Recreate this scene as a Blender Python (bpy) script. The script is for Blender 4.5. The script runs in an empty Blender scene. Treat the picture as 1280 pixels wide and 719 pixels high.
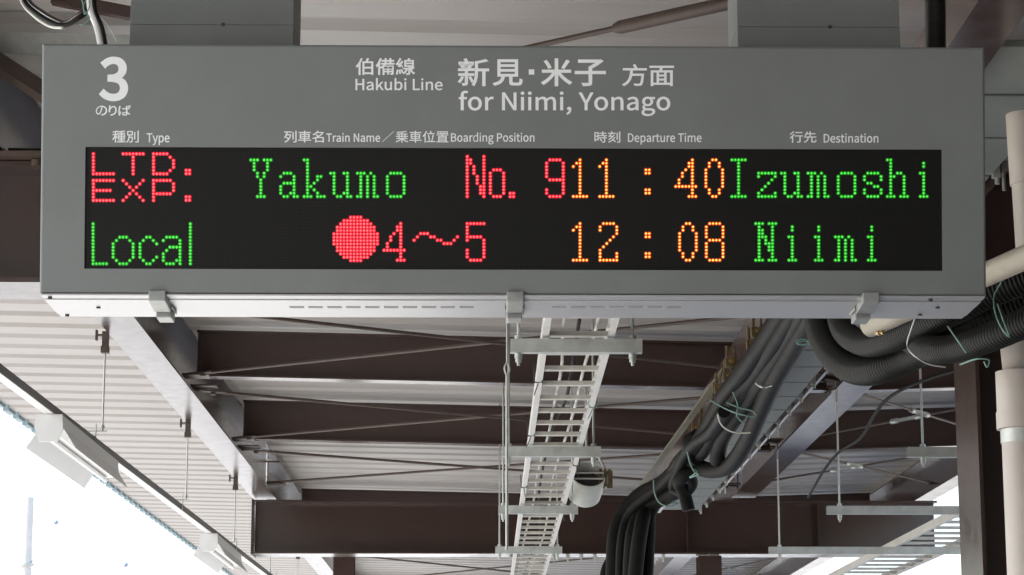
import bpy, bmesh, math, random
from mathutils import Vector, Matrix
random.seed(7)
C = bpy.context.scene.collection
SC = bpy.context.scene

# ------------------------------------------------------------------ camera
FPX = 2975.0                       # focal length in pixels of a 1280 px wide picture
CAMZ = 1.6
PITCH = math.radians(11.22)
YAW = math.radians(0.755)
Fw = Vector((math.sin(YAW) * math.cos(PITCH), math.cos(YAW) * math.cos(PITCH), math.sin(PITCH)))
Rt = Vector((math.cos(YAW), -math.sin(YAW), 0))
Up = Rt.cross(Fw)
cam_d = bpy.data.cameras.new('camera')
cam_d.sensor_width = 36
cam_d.lens = FPX / 1280 * 36
cam_d.clip_start = 0.05
cam_d.clip_end = 3000
cam = bpy.data.objects.new('camera', cam_d)
C.objects.link(cam)
cam.matrix_world = Matrix(((Rt.x, Up.x, -Fw.x, 0), (Rt.y, Up.y, -Fw.y, 0), (Rt.z, Up.z, -Fw.z, CAMZ), (0, 0, 0, 1)))
SC.camera = cam
EYE = Vector((0, 0, CAMZ))

# ------------------------------------------------------------------ world, sun, exposure
SUN_EL, SUN_AZ = math.radians(49), math.radians(270)   # azimuth clockwise from +Y: light comes from the left, a little behind
w = bpy.data.worlds.new('World'); SC.world = w; w.use_nodes = True
nt = w.node_tree
sky = nt.nodes.new('ShaderNodeTexSky'); sky.sky_type = 'NISHITA'; sky.sun_disc = False
sky.sun_elevation = SUN_EL; sky.sun_rotation = SUN_AZ
sky.dust_density = 3.0; sky.air_density = 1.0; sky.ozone_density = 1.0
bg = nt.nodes['Background']; bg.inputs['Strength'].default_value = 0.15
nt.links.new(sky.outputs[0], bg.inputs[0])
sd = bpy.data.lights.new('sun', 'SUN'); sd.energy = 5.0; sd.angle = math.radians(0.5); sd.color = (1, .965, .92)
sun = bpy.data.objects.new('sun', sd); C.objects.link(sun)
sdir = Vector((math.sin(SUN_AZ) * math.cos(SUN_EL), math.cos(SUN_AZ) * math.cos(SUN_EL), math.sin(SUN_EL)))
sun.rotation_euler = (-sdir).to_track_quat('-Z', 'Y').to_euler()
SC.view_settings.view_transform = 'Standard'; SC.view_settings.look = 'None'
SC.view_settings.gamma = 1; SC.view_settings.use_curve_mapping = False
SC.view_settings.exposure = 1.82
SC.cycles.max_bounces = 10; SC.cycles.diffuse_bounces = 6; SC.cycles.glossy_bounces = 5
SC.cycles.use_denoising = True
SC.cycles.sample_clamp_indirect = 8

# ------------------------------------------------------------------ helpers
def ray(px, py):
    return (Fw + Rt * ((px - 640) / FPX) - Up * ((py - 359.5) / FPX)).normalized()
def at(px, py, Y):                 # the point seen at photo pixel (px, py) at a distance Y in front of the camera
    d = ray(px, py); return EYE + d * (Y / d.y)
def atz(px, py, H):                # the same, on the level H metres above the camera
    d = ray(px, py); return EYE + d * (H / d.z)
def V(*a): return Vector(a)

def mat(name, col, rough=.5, metal=0., var=.08, scale=6., spec=.5, bump=0., bscale=60., dirt=None, stretch=None):
    m = bpy.data.materials.new(name); m.use_nodes = True
    t = m.node_tree; b = t.nodes['Principled BSDF']
    b.inputs['Roughness'].default_value = rough; b.inputs['Metallic'].default_value = metal
    b.inputs['Specular IOR Level'].default_value = spec
    tc = t.nodes.new('ShaderNodeTexCoord')
    src = tc.outputs['Object']
    if stretch:
        mp = t.nodes.new('ShaderNodeMapping'); mp.inputs['Scale'].default_value = stretch
        t.links.new(src, mp.inputs[0]); src = mp.outputs[0]
    n = t.nodes.new('ShaderNodeTexNoise'); n.inputs['Scale'].default_value = scale; n.inputs['Detail'].default_value = 6
    n.inputs['Roughness'].default_value = .62
    t.links.new(src, n.inputs['Vector'])
    r = t.nodes.new('ShaderNodeValToRGB')
    r.color_ramp.elements[0].position = .28; r.color_ramp.elements[1].position = .72
    d = dirt if dirt else tuple(c * (1 - 2.2 * var) for c in col)
    r.color_ramp.elements[0].color = (*d, 1)
    r.color_ramp.elements[1].color = (*[min(1, c * (1 + var)) for c in col], 1)
    t.links.new(n.outputs['Fac'], r.inputs[0]); t.links.new(r.outputs[0], b.inputs['Base Color'])
    mr = t.nodes.new('ShaderNodeMapRange'); mr.inputs['To Min'].default_value = max(.02, rough - .08); mr.inputs['To Max'].default_value = min(1, rough + .12)
    t.links.new(n.outputs['Fac'], mr.inputs[0]); t.links.new(mr.outputs[0], b.inputs['Roughness'])
    if bump:
        n2 = t.nodes.new('ShaderNodeTexNoise'); n2.inputs['Scale'].default_value = bscale; n2.inputs['Detail'].default_value = 4
        t.links.new(tc.outputs['Object'], n2.inputs['Vector'])
        bp = t.nodes.new('ShaderNodeBump'); bp.inputs['Strength'].default_value = bump; bp.inputs['Distance'].default_value = .01
        t.links.new(n2.outputs['Fac'], bp.inputs['Height']); t.links.new(bp.outputs[0], b.inputs['Normal'])
    return m
def glow(name, col, s):
    m = bpy.data.materials.new(name); m.use_nodes = True
    b = m.node_tree.nodes['Principled BSDF']
    b.inputs['Base Color'].default_value = (*[c * .3 for c in col], 1); b.inputs['Roughness'].default_value = .4
    b.inputs['Emission Color'].default_value = (*col, 1); b.inputs['Emission Strength'].default_value = s
    return m

class MB:
    """collects shapes in world coordinates, then links them as ONE mesh object"""
    def __init__(s): s.v = []; s.f = []; s.sm = []
    def add(s, vs, fs, smooth=False):
        o = len(s.v); s.v += [Vector(p) for p in vs]
        s.f += [tuple(i + o for i in f) for f in fs]; s.sm += [smooth] * len(fs); return s
    def box(s, a, b):
        (x0, y0, z0), (x1, y1, z1) = a, b
        return s.hexa([(x0, y0, z0), (x1, y0, z0), (x1, y1, z0), (x0, y1, z0)], [(x0, y0, z1), (x1, y0, z1), (x1, y1, z1), (x0, y1, z1)])
    def hexa(s, lo, hi):
        return s.add(list(lo) + list(hi), [(3, 2, 1, 0), (4, 5, 6, 7), (0, 1, 5, 4), (1, 2, 6, 5), (2, 3, 7, 6), (3, 0, 4, 7)])
    def obox(s, p, q, wd, ht, up=V(0, 0, 1)):      # a bar from p to q, wd wide and ht high
        p, q = Vector(p), Vector(q); d = (q - p).normalized()
        sd_ = d.cross(up).normalized(); u = sd_.cross(d)
        c = [(-wd / 2, -ht / 2), (wd / 2, -ht / 2), (wd / 2, ht / 2), (-wd / 2, ht / 2)]
        return s.hexa([p + sd_ * a + u * b for a, b in c][::-1], [q + sd_ * a + u * b for a, b in c][::-1])
    def prism(s, poly, d):                         # polygon of points pushed along d
        n = len(poly); lo = [Vector(p) for p in poly]; hi = [p + Vector(d) for p in lo]
        return s.add(lo + hi, [tuple(range(n))[::-1], tuple(range(n, 2 * n))] + [(i, (i + 1) % n, n + (i + 1) % n, n + i) for i in range(n)])
    def tube(s, pts, r, n=12, caps=True):
        pts = [Vector(p) for p in pts]
        rs = r if isinstance(r, (list, tuple)) else [r] * len(pts)
        t0 = (pts[1] - pts[0]).normalized()
        u = t0.orthogonal().normalized(); ring = []
        for i, p in enumerate(pts):
            t = (pts[min(i + 1, len(pts) - 1)] - pts[max(i - 1, 0)]).normalized()
            u = (u - t * u.dot(t)).normalized(); b = t.cross(u)
            ring += [p + (u * math.cos(2 * math.pi * k / n) + b * math.sin(2 * math.pi * k / n)) * rs[i] for k in range(n)]
        fs = [(i * n + k, i * n + (k + 1) % n, (i + 1) * n + (k + 1) % n, (i + 1) * n + k) for i in range(len(pts) - 1) for k in range(n)]
        s.add(ring, fs, True)
        if caps:
            m = len(pts)
            s.add(ring[:n], [tuple(range(n))[::-1]]); s.add(ring[(m - 1) * n:], [tuple(range(n))])
        return s
    def nut(s, c, r, h, ax=V(0, 0, 1)):
        return s.tube([Vector(c) - ax * h / 2, Vector(c) + ax * h / 2], r, 6)
    def build(s, name, m, parent=None, bevel=0.):
        me = bpy.data.meshes.new(name)
        if parent is not None:
            rt = parent
            while rt.parent: rt = rt.parent
            off = rt.location.copy()
        else:
            off = sum(s.v, Vector()) / len(s.v)
        me.from_pydata([p - off for p in s.v], [], s.f)
        me.polygons.foreach_set('use_smooth', s.sm)
        bm = bmesh.new(); bm.from_mesh(me)
        if bevel:
            es = [e for e in bm.edges if len(e.link_faces) == 2 and e.calc_face_angle(0) > .5]
            bmesh.ops.bevel(bm, geom=es, offset=bevel, segments=2, affect='EDGES', profile=.6)
        bmesh.ops.recalc_face_normals(bm, faces=bm.faces)
        bm.to_mesh(me); bm.free()
        me.materials.append(m)
        o = bpy.data.objects.new(name, me); C.objects.link(o)
        if parent is not None: o.parent = parent
        else: o.location = off
        return o

def tag(o, label=None, cat=None, group=None, kind=None):
    if label: o['label'] = label
    if cat: o['category'] = cat
    if group: o['group'] = group
    if kind: o['kind'] = kind
    return o
def thing(name, loc, label, cat, group=None):
    o = bpy.data.objects.new(name, None); C.objects.link(o); o.location = loc; o.empty_display_size = .1
    return tag(o, label, cat, group)
def dup(root, loc, label):
    r = root.copy(); C.objects.link(r); r.location = loc; r['label'] = label
    for ch in list(root.children):
        c = ch.copy(); C.objects.link(c); c.parent = r
        for g in list(ch.children):
            d = g.copy(); C.objects.link(d); d.parent = c
    return r
def spline(pts, n=10):             # Catmull-Rom through the points
    P = [Vector(p) for p in pts]; P = [P[0] * 2 - P[1]] + P + [P[-1] * 2 - P[-2]]; out = []
    for i in range(1, len(P) - 2):
        a, b, c, d = P[i - 1:i + 3]
        for k in range(n):
            t = k / n
            out.append(.5 * ((2 * b) + (c - a) * t + (2 * a - 5 * b + 4 * c - d) * t * t + (3 * b - a - 3 * c + d) * t ** 3))
    out.append(P[-2]); return out
def resample(pts, step):
    out = [pts[0]]; need = step
    for a, b in zip(pts, pts[1:]):
        L = (b - a).length; t = 0
        while L - t >= need:
            t += need; need = step; out.append(a.lerp(b, t / L))
        need -= L - t
    out.append(pts[-1]); return out
def corrugated(mb, pts, r, pitch, n=20, depth=.17):
    q = resample(spline(pts, 14), pitch / 4)
    pat = [1, 1, 1 - depth, 1 - depth]
    return mb.tube(q, [r * pat[i % 4] for i in range(len(q))], n)

# ------------------------------------------------------------------ materials
M_SIGN = mat('sign_paint', (.142, .153, .149), .42, .0, .05, 4, bump=.02, bscale=700)
M_ALU = mat('anodised_aluminium', (.42, .42, .43), .36, .65, .05, 5, stretch=(.6, 8, 8))
M_LATCH = mat('zinc_latch', (.30, .31, .30), .42, .5, .12, 30)
M_BLACK = mat('display_black', (.0030, .0028, .0026), .45, 0, .15, 40, spec=.18)
M_SLOT = mat('vent_dark', (.20, .20, .21), .6)
M_MESH = mat('speaker_cloth', (.05, .05, .047), .7, 0, .1, 60)
M_DARK = mat('dark_bolt', (.03, .028, .027), .5)
M_VINYL = mat('white_vinyl', (.72, .74, .74), .5, 0, .02, 20)
M_BROWN = mat('brown_steel_paint', (.037, .0205, .0168), .19, 0, .12, 9, spec=.55, dirt=(.044, .026, .021))
M_RUST = mat('dusty_brown_steel', (.065, .043, .033), .5, 0, .2, 7, dirt=(.04, .028, .022))
M_ROOF = mat('roof_underside', (.325, .307, .293), .45, .0, .07, 1.2, stretch=(.35, 3, 1), dirt=(.272, .247, .226))
M_TEAL = mat('roof_edge_teal', (.17, .25, .28), .5)
M_GALV = mat('galvanised_steel', (.46, .48, .46), .42, .55, .10, 14)
M_LADDER = mat('pale_painted_ladder', (.60, .595, .57), .45, .1, .05, 8)
M_RUNG = mat('rung_beige', (.52, .50, .45), .5, .1, .12, 12)
M_TRAY = mat('tray_lid_grey', (.17, .182, .165), .5, .0, .10, 5)
M_HOSE = mat('black_rubber', (.0085, .0086, .008), .55, 0, .25, 8, spec=.07)
M_CORR = mat('corrugated_black', (.012, .0123, .0105), .45, 0, .2, 6, spec=.25)
M_BEIGE = mat('beige_pvc', (.45, .41, .37), .42, 0, .05, 5)
M_BEIGE2 = mat('ivory_conduit', (.33, .30, .24), .42, 0, .12, 9)
M_STRIP = mat('olive_strip', (.15, .14, .10), .5, 0, .2, 9)
M_BRASS = mat('brass', (.40, .29, .12), .35, .9, .1, 20)
M_TIE = mat('green_tie_wire', (.15, .28, .24), .5, 0, .1, 20)
M_WHITE = mat('white_lamp_enamel', (.62, .62, .61), .35, 0, .02, 10)
M_CONC = mat('platform_concrete', (.38, .385, .38), .8, 0, .08, 2)
M_BALL = mat('ballast', (.315, .32, .32), .9, 0, .2, 40)
M_GROUND = mat('dry_ground', (.36, .33, .27), .95, 0, .12, .2)
M_SPK = mat('speaker_grey', (.42, .43, .40), .45, 0, .06, 12)
M_GOLD = mat('yellow_zinc', (.17, .125, .055), .38, .5, .3, 40, dirt=(.05, .035, .02))
M_RAIL_SHADE = mat('rail_shaded_side', (.10, .095, .095), .45, 0, .08, 8)  # dark tone paints in the shade on the rail's inner side
M_MAST = mat('mast_grey', (.50, .485, .46), .5, 0, .05, 3)
M_BEAD = mat('bead_blue', (.22, .26, .36), .5, 0, .05, 10)
M_WIRE = mat('pale_wire', (.55, .55, .5), .5)
GLYPHS = {
 ',': (97, "26,-67 54,-49 71,-24 77,7 74,27 65,40 50,44 33,38 26,22 33,5 50,-1 54,0 49,-20 37,-36 19,-48"),
 '3': (194, "92,-5 109,-3 124,0 138,7 151,15 161,25 168,38 173,52 175,69 174,81 170,93 165,103 159,112 151,119 142,125 131,130 120,134 139,145 147,151 159,166 163,176 165,186 166,197 165,212 160,224 154,235 145,244 134,252 121,257 107,260 91,261 80,261 70,259 52,253 35,243 20,231 37,210 42,216 48,221 68,231 82,235 100,235 116,229 122,224 127,218 133,203 133,185 130,175 125,167 118,160 108,154 96,149 81,147 62,146 62,121 83,120 100,117 114,113 125,107 133,100 138,91 141,81 142,70 141,59 138,50 134,42 128,35 120,29 111,25 101,23 90,22 70,24 61,27 46,35 39,40 27,51 10,31 24,17 33,11 42,6 65,-2 78,-4"),
 'B': (230, "35,0 117,0 168,8 202,33 214,75 208,105 189,126 162,137 183,150 195,170 200,194 188,230 157,250 111,257 35,257|68,148 68,231 107,231 141,227 161,214 168,190 161,167 141,153 106,148|68,26 68,123 112,123 151,118 174,102 182,76 174,48 150,31 112,26"),
 'D': (241, "35,0 101,0 143,6 176,22 200,49 215,85 220,129 215,174 200,209 176,235 142,251 99,257 35,257|68,27 68,230 97,230 129,226 155,214 173,193 183,165 187,129 183,94 173,65 155,44 129,31 97,27"),
 'H': (255, "35,0 68,0 68,121 187,121 187,0 220,0 220,257 187,257 187,149 68,149 68,257 35,257"),
 'L': (190, "35,0 180,0 180,28 68,28 68,257 35,257"),
 'N': (253, "35,0 66,0 66,135 62,215 185,0 218,0 218,257 187,257 187,123 192,42 68,257 35,257"),
 'P': (222, "35,0 68,0 68,102 110,102 141,105 168,114 187,130 200,152 204,181 200,211 187,232 167,246 141,254 109,257 35,257|68,129 68,230 104,230 142,226 165,211 172,181 165,151 143,134 106,129"),
 'T': (210, "89,0 121,0 121,229 199,229 199,257 11,257 11,229 89,229"),
 'Y': (186, "77,0 109,0 109,99 186,257 153,257 94,128 34,257 0,257 77,99"),
 'a': (197, "76,-5 109,3 139,23 143,0 169,0 169,117 162,158 141,185 103,195 61,187 29,170 41,148 67,162 98,168 122,161 134,144 137,120 71,107 33,84 21,49 28,20 47,2|85,21 68,24 56,34 51,51 59,73 87,89 137,99 137,46 111,28"),
 'b': (216, "116,-5 141,0 164,13 182,34 194,62 199,98 190,149 164,183 123,195 92,187 63,168 64,279 32,279 32,0 58,0 61,20 89,2|111,22 89,27 64,42 64,142 90,161 115,168 144,159 160,135 165,98 158,57 139,31"),
 'd': (217, "97,-5 129,3 155,22 159,0 185,0 185,279 153,279 154,173 130,189 101,195 60,183 30,148 19,95 28,41 55,7|104,22 76,31 58,56 51,95 59,133 79,159 106,168 130,163 153,148 153,48 129,29"),
 'e': (194, "109,-5 144,1 172,15 160,36 138,25 113,21 81,29 59,52 50,88 178,88 179,106 170,153 145,184 103,195 78,191 55,178 36,157 23,129 18,95 23,60 36,33 55,12 80,0|49,110 59,142 79,163 104,169 129,163 146,143 151,110"),
 'f': (114, "12,164 37,164 37,0 69,0 69,164 110,164 110,190 69,190 69,220 72,241 81,253 96,258 118,252 125,277 93,283 62,276 43,254 37,221 37,190 12,188"),
 'g': (197, "96,-88 147,-78 181,-54 193,-22 185,4 163,19 126,23 89,23 69,26 59,33 56,44 59,57 68,67 96,60 131,68 156,91 166,126 161,149 150,166 189,166 189,190 123,190 96,195 61,187 35,163 25,127 33,97 50,76 35,60 29,39 34,20 46,8 25,-13 18,-37 28,-64 55,-82|96,82 76,87 61,103 56,127 61,151 76,166 96,172 117,166 131,151 137,127 131,103 116,87|101,-65 71,-61 52,-50 46,-32 50,-16 65,0 90,-3 123,-3 144,-5 157,-13 161,-27 154,-46 133,-60"),
 'i': (96, "32,0 64,0 64,190 32,190|48,229 64,235 70,251 64,266 48,271 33,266 27,251 33,235"),
 'k': (193, "32,0 64,0 64,50 99,92 155,0 190,0 118,113 181,190 146,190 65,90 64,279 32,279"),
 'm': (324, "32,0 64,0 64,138 89,160 112,167 132,162 144,145 147,116 147,0 179,0 179,138 204,160 227,167 247,162 259,145 263,116 263,0 294,0 294,120 288,161 269,186 237,195 204,185 174,159 164,178 146,191 121,195 90,186 62,162 58,190 32,190"),
 'n': (214, "32,0 64,0 64,138 90,160 116,167 137,162 149,145 152,116 152,0 184,0 184,120 178,161 159,186 126,195 91,186 62,162 58,190 32,190"),
 'o': (212, "106,-5 133,0 157,12 176,33 189,60 194,95 189,130 176,158 157,178 133,191 106,195 79,191 55,178 36,158 23,130 18,95 23,60 36,33 55,12 79,0|106,22 77,31 58,57 51,95 58,133 77,159 106,168 135,159 154,133 161,95 154,57 135,31"),
 'p': (217, "32,-80 64,-80 63,18 90,1 116,-5 141,0 164,13 182,34 194,62 199,98 190,149 164,183 123,195 91,187 62,168 58,190 32,190|111,22 89,27 64,42 64,142 91,161 115,168 144,159 160,135 165,98 158,57 139,31"),
 'r': (136, "32,0 64,0 64,122 79,148 95,162 112,166 131,163 137,191 116,195 96,190 78,176 62,155 58,190 32,190"),
 's': (164, "82,-5 120,3 143,24 151,52 142,81 120,98 73,118 58,128 52,143 56,156 68,166 88,170 111,165 131,153 146,173 120,189 87,195 52,188 29,168 22,141 30,115 51,97 98,78 114,66 120,50 116,35 104,24 83,20 53,27 27,43 11,22 43,3"),
 't': (132, "92,-5 127,2 121,27 99,21 82,26 72,38 70,58 70,164 121,164 121,190 70,190 70,244 43,244 40,190 9,188 9,164 38,164 38,59 43,25 60,3"),
 'u': (213, "88,-5 112,0 132,12 151,30 154,0 181,0 181,190 149,190 149,55 124,31 97,23 77,28 65,45 62,74 62,190 29,190 29,70 36,29 55,4"),
 'y': (182, "35,-82 68,-73 91,-50 106,-16 178,190 147,190 112,85 97,31 38,190 5,190 81,0 77,-15 67,-36 53,-50 34,-56 19,-53 13,-78"),
 'の': (350, "167,225 147,130 134,92 127,78 120,67 113,58 107,52 100,49 94,48 88,49 82,51 76,56 70,63 65,72 59,96 58,111 60,130 66,148 75,166 87,183 103,198 121,210 143,219|196,225 217,222 235,215 251,205 265,192 275,178 283,161 288,143 289,124 287,102 282,83 273,67 262,53 248,41 233,31 217,24 200,20 170,15 187,-11 216,-5 242,4 265,17 283,32 298,51 309,72 316,96 318,123 316,148 308,173 297,195 282,214 262,229 239,241 213,249 184,251 153,248 124,240 98,226 75,209 57,187 43,163 34,137 31,109 32,88 36,70 42,54 50,40 60,30 70,22 82,17 93,15 105,17 117,22 128,31 138,43 148,58 157,77 166,99 175,124"),
 'ば': (350, "81,264 50,266 48,241 44,213 38,176 32,114 32,77 34,45 40,4 43,-7 45,-17 70,-15 69,-3 70,13 95,90 81,102 61,50 57,99 59,133 61,152 64,172 66,191|284,277 267,272 287,222 305,229|319,288 302,283 322,234 340,240|228,61 229,49 227,33 221,21 215,17 209,14 201,12 190,11 181,11 166,15 160,18 151,26 149,32 148,38 149,44 151,50 155,55 160,59 174,65 192,67|254,266 222,266 224,244 224,201 190,200 131,203 131,177 190,175 224,175 227,85 195,88 178,87 164,84 152,79 142,73 134,65 128,56 124,46 123,36 124,24 128,14 133,6 142,-1 152,-7 164,-12 179,-14 195,-15 212,-14 225,-10 235,-5 243,3 249,11 253,21 255,31 256,42 256,49 309,8 324,32 302,50 275,68 265,73 255,77 251,177 311,183 311,210 251,202 251,245"),
 'り': (350, "119,276 88,277 74,134 78,78 105,81 104,124 108,141 114,160 123,178 134,196 147,211 161,223 177,230 193,233 206,231 217,226 227,218 235,206 241,192 245,176 248,158 249,138 246,108 238,82 226,61 209,44 189,31 166,20 141,13 113,8 130,-18 161,-10 189,0 214,13 236,30 253,50 266,75 275,104 277,138 276,165 271,188 264,209 255,226 243,240 230,250 214,256 197,258 181,256 166,251 152,243 139,232 127,220 117,206 109,193 102,179"),
 '乗': (350, "161,133 161,93 111,93 111,133|161,156 111,156 111,195 161,195|187,133 239,133 239,93 187,93|187,156 187,195 239,195 239,156|283,289 173,274 41,265 47,243 161,249 161,218 39,218 39,195 85,195 85,156 20,156 20,133 85,133 85,93 34,93 34,70 141,70 82,31 14,3 32,-19 101,13 161,57 161,-28 187,-28 187,57 248,11 317,-21 336,2 267,30 208,70 319,70 319,93 265,93 265,133 331,133 331,156 265,156 265,195 314,195 314,218 187,218 187,251 301,268"),
 '伯': (350, "204,294 185,230 128,230 128,-27 154,-27 154,-11 282,-11 282,-25 309,-25 309,230 213,230 235,289|154,99 282,99 282,15 154,15|154,124 154,206 282,206 282,124|97,293 75,235 46,183 12,140 28,117 60,156 60,-29 86,-29 86,200 122,287"),
 '位': (350, "129,230 129,205 320,205 320,230|152,178 176,28 202,36 176,184|200,290 216,234 242,242 224,297|114,12 114,-13 334,-13 334,12 262,12 299,182 271,186 257,97 237,12|100,293 62,216 13,153 28,127 63,169 63,-27 89,-27 89,210 125,285"),
 '備': (350, "82,294 51,216 11,151 25,124 53,166 53,-27 79,-27 79,216 106,287|249,293 249,258 190,258 190,293 165,293 165,258 112,258 112,234 165,234 165,200 102,200 102,176 153,176 121,143 83,118 99,97 130,118 130,-27 155,-27 155,26 211,26 211,-20 235,-20 235,26 290,26 290,-1 286,-5 262,-5 269,-26 305,-23 313,-15 315,-1 315,148 161,148 181,176 331,176 331,200 274,200 274,234 322,234 322,258 274,258 274,293|190,200 190,234 249,234 249,200|211,77 211,46 155,46 155,77|235,77 290,77 290,46 235,46|211,97 155,97 155,126 211,126|235,97 235,126 290,126 290,97"),
 '先': (350, "162,294 162,239 100,239 113,280 86,286 67,227 36,173 58,161 90,214 162,214 162,144 21,144 21,118 113,118 108,85 98,55 81,30 55,9 16,-8 33,-30 74,-10 103,14 122,44 134,79 140,118 207,118 207,15 210,-8 222,-19 246,-22 296,-22 317,-17 329,3 334,44 310,55 308,21 303,6 293,3 249,3 236,5 233,15 233,118 329,118 329,144 188,144 188,214 304,214 304,239 188,239 188,294"),
 '列': (350, "225,254 225,57 251,57 251,254|297,292 297,6 295,0 246,-1 255,-27 309,-22 320,-12 324,6 324,292|63,106 117,63 76,20 28,-8 43,-30 85,-5 122,28 152,72 175,127 189,193 173,198 90,197 105,250 200,250 200,275 21,275 21,250 78,250 64,198 44,152 19,114 39,97 62,131 81,173 161,173 148,127 131,86 78,125"),
 '別': (350, "208,252 208,58 233,58 233,252|293,287 293,7 291,0 284,-2 231,-2 241,-28 304,-23 316,-13 320,7 320,287|57,255 147,255 147,187 57,187|33,278 33,163 72,163 65,98 47,37 12,-11 30,-29 61,7 80,52 91,102 149,102 143,27 136,-1 124,-5 84,-3 91,-27 134,-27 157,-16 167,20 174,125 94,125 97,163 172,163 172,278"),
 '刻': (350, "298,290 298,6 296,0 290,-2 242,-2 251,-27 309,-22 320,-13 324,6 324,290|235,254 235,58 260,58 260,254|161,202 140,168 69,165 118,227 210,227 210,251 138,251 114,296 90,289 109,251 19,251 19,227 88,227 49,176 29,162 37,138 121,146 76,104 23,72 40,51 96,88 146,137 185,195|184,136 141,78 85,30 21,-5 37,-27 91,4 140,43 195,-12 214,5 157,59 208,126"),
 '名': (350, "92,185 146,142 82,114 16,96 30,71 88,89 88,-28 114,-28 114,-9 271,-9 271,-28 297,-28 297,119 158,119 213,154 260,198 296,250 278,261 273,259 150,259 172,289 142,295 115,260 76,226 24,196 43,175 88,203 126,235 257,235 219,192 171,156 112,200|271,15 114,15 114,95 271,95"),
 '子': (350, "163,189 163,138 18,138 18,112 163,112 163,7 161,1 153,-1 91,-1 103,-28 172,-23 186,-13 190,7 190,112 334,112 334,138 190,138 190,175 251,213 306,257 286,272 280,270 53,270 53,244 251,244"),
 '新': (350, "126,75 155,18 173,29 144,84|47,82 34,51 14,24 33,11 53,41 69,77|194,261 194,140 192,90 183,38 161,-9 181,-25 205,27 216,85 218,151 271,151 271,-26 297,-26 297,151 335,151 335,176 218,176 218,243 325,269 303,288 254,273|75,290 90,257 21,257 21,235 176,235 176,257 118,257 99,296|132,234 113,178 16,178 16,155 88,155 88,119 18,119 18,96 88,96 88,6 84,2 57,2 64,-21 102,-16 110,-8 112,6 112,96 178,96 178,119 112,119 112,155 182,155 182,178 137,178 157,228|44,228 58,178 81,184 65,233"),
 '方': (350, "154,286 178,234 24,234 24,208 119,208 116,159 107,110 90,64 61,24 16,-8 35,-29 89,13 122,66 139,126 265,126 255,39 242,4 225,0 166,2 175,-23 234,-24 251,-21 265,-12 281,32 293,152 144,152 148,208 328,208 328,234 180,234 205,244 179,296"),
 '時': (350, "156,73 200,12 223,25 203,55 177,85|221,294 221,252 147,252 147,229 221,229 221,185 133,185 133,161 267,161 267,121 134,121 134,98 267,98 267,4 260,-3 213,-3 222,-28 279,-23 290,-14 293,3 293,98 334,98 334,121 293,121 293,161 338,161 338,185 247,185 247,229 323,229 323,252 247,252 247,294|102,146 102,65 51,65 51,146|102,169 51,169 51,247 102,247|27,271 27,12 51,12 51,41 127,41 127,271"),
 '種': (350, "152,187 152,75 224,75 224,50 148,50 148,29 224,29 224,1 128,1 128,-21 338,-21 338,1 250,1 250,29 326,29 326,50 250,50 250,75 324,75 324,187 250,187 250,211 331,211 331,232 250,232 250,258 331,270 314,290 236,279 143,273 150,252 224,256 224,232 137,232 137,211 224,211 224,187|175,123 224,123 224,95 175,95|250,123 300,123 300,95 250,95|175,168 224,168 224,140 175,140|250,168 300,168 300,140 250,140|126,289 76,273 15,261 23,241 74,249 74,195 17,195 17,171 71,171 44,110 10,60 23,36 50,77 74,128 74,-27 100,-27 100,124 132,80 148,101 100,149 100,171 144,171 144,195 100,195 100,255 145,269"),
 '米': (350, "285,277 234,189 256,178 313,265|41,264 69,221 89,181 114,192 94,232 64,274|161,294 161,159 20,159 20,133 140,133 104,85 59,42 12,10 32,-12 79,23 123,68 161,120 161,-28 188,-28 188,121 227,71 272,26 319,-9 339,14 292,45 247,86 209,133 329,133 329,159 188,159 188,294"),
 '線': (350, "183,186 293,186 293,154 183,154|183,236 293,236 293,206 183,206|64,66 71,-9 92,-6 83,69|29,69 12,-14 33,-22 51,65|96,73 113,15 132,21 114,78|310,121 270,81 254,121 254,133 318,133 318,257 239,257 254,288 224,294 213,257 159,257 159,133 229,133 229,1 223,-4 187,-4 195,-28 242,-24 251,-15 254,1 254,67 283,21 320,-13 338,8 306,31 280,63 329,105|146,104 146,82 192,82 175,50 153,25 127,7 142,-11 175,14 203,52 221,100 206,105|23,84 110,100 114,80 135,86 115,161 95,156 105,121 55,114 96,168 133,228 110,242 84,195 48,192 100,285 76,295 51,240 31,207 12,187 21,163 69,172 40,132 14,109"),
 '置': (350, "228,262 287,262 287,230 228,230|146,262 204,262 204,230 146,230|66,262 122,262 122,230 66,230|67,150 67,2 20,2 20,-18 331,-18 331,2 283,2 283,150 173,150 178,170 323,170 323,191 182,191 186,211 313,211 313,281 41,281 41,211 159,211 156,191 24,191 24,170 153,170 148,150|92,2 92,24 257,24 257,2|92,96 257,96 257,76 92,76|92,112 92,132 257,132 257,112|92,60 257,60 257,40 92,40"),
 '行': (350, "152,273 152,248 325,248 325,273|93,294 57,254 12,218 28,197 76,237 119,284|137,176 137,151 255,151 255,6 253,0 246,-2 191,-1 200,-27 266,-23 278,-13 282,6 282,151 334,151 334,176|107,219 63,161 9,113 27,91 67,127 67,-29 93,-29 93,156 132,210"),
 '見': (350, "90,200 260,200 260,164 90,164|90,142 260,142 260,105 90,105|90,258 260,258 260,222 90,222|65,282 65,82 112,82 100,43 70,14 14,-5 29,-28 70,-15 100,2 120,24 133,51 140,82 197,82 197,12 201,-11 214,-22 240,-25 297,-25 320,-20 332,-1 337,39 313,49 310,17 305,3 294,0 242,0 228,2 224,12 224,82 286,82 286,282"),
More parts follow.
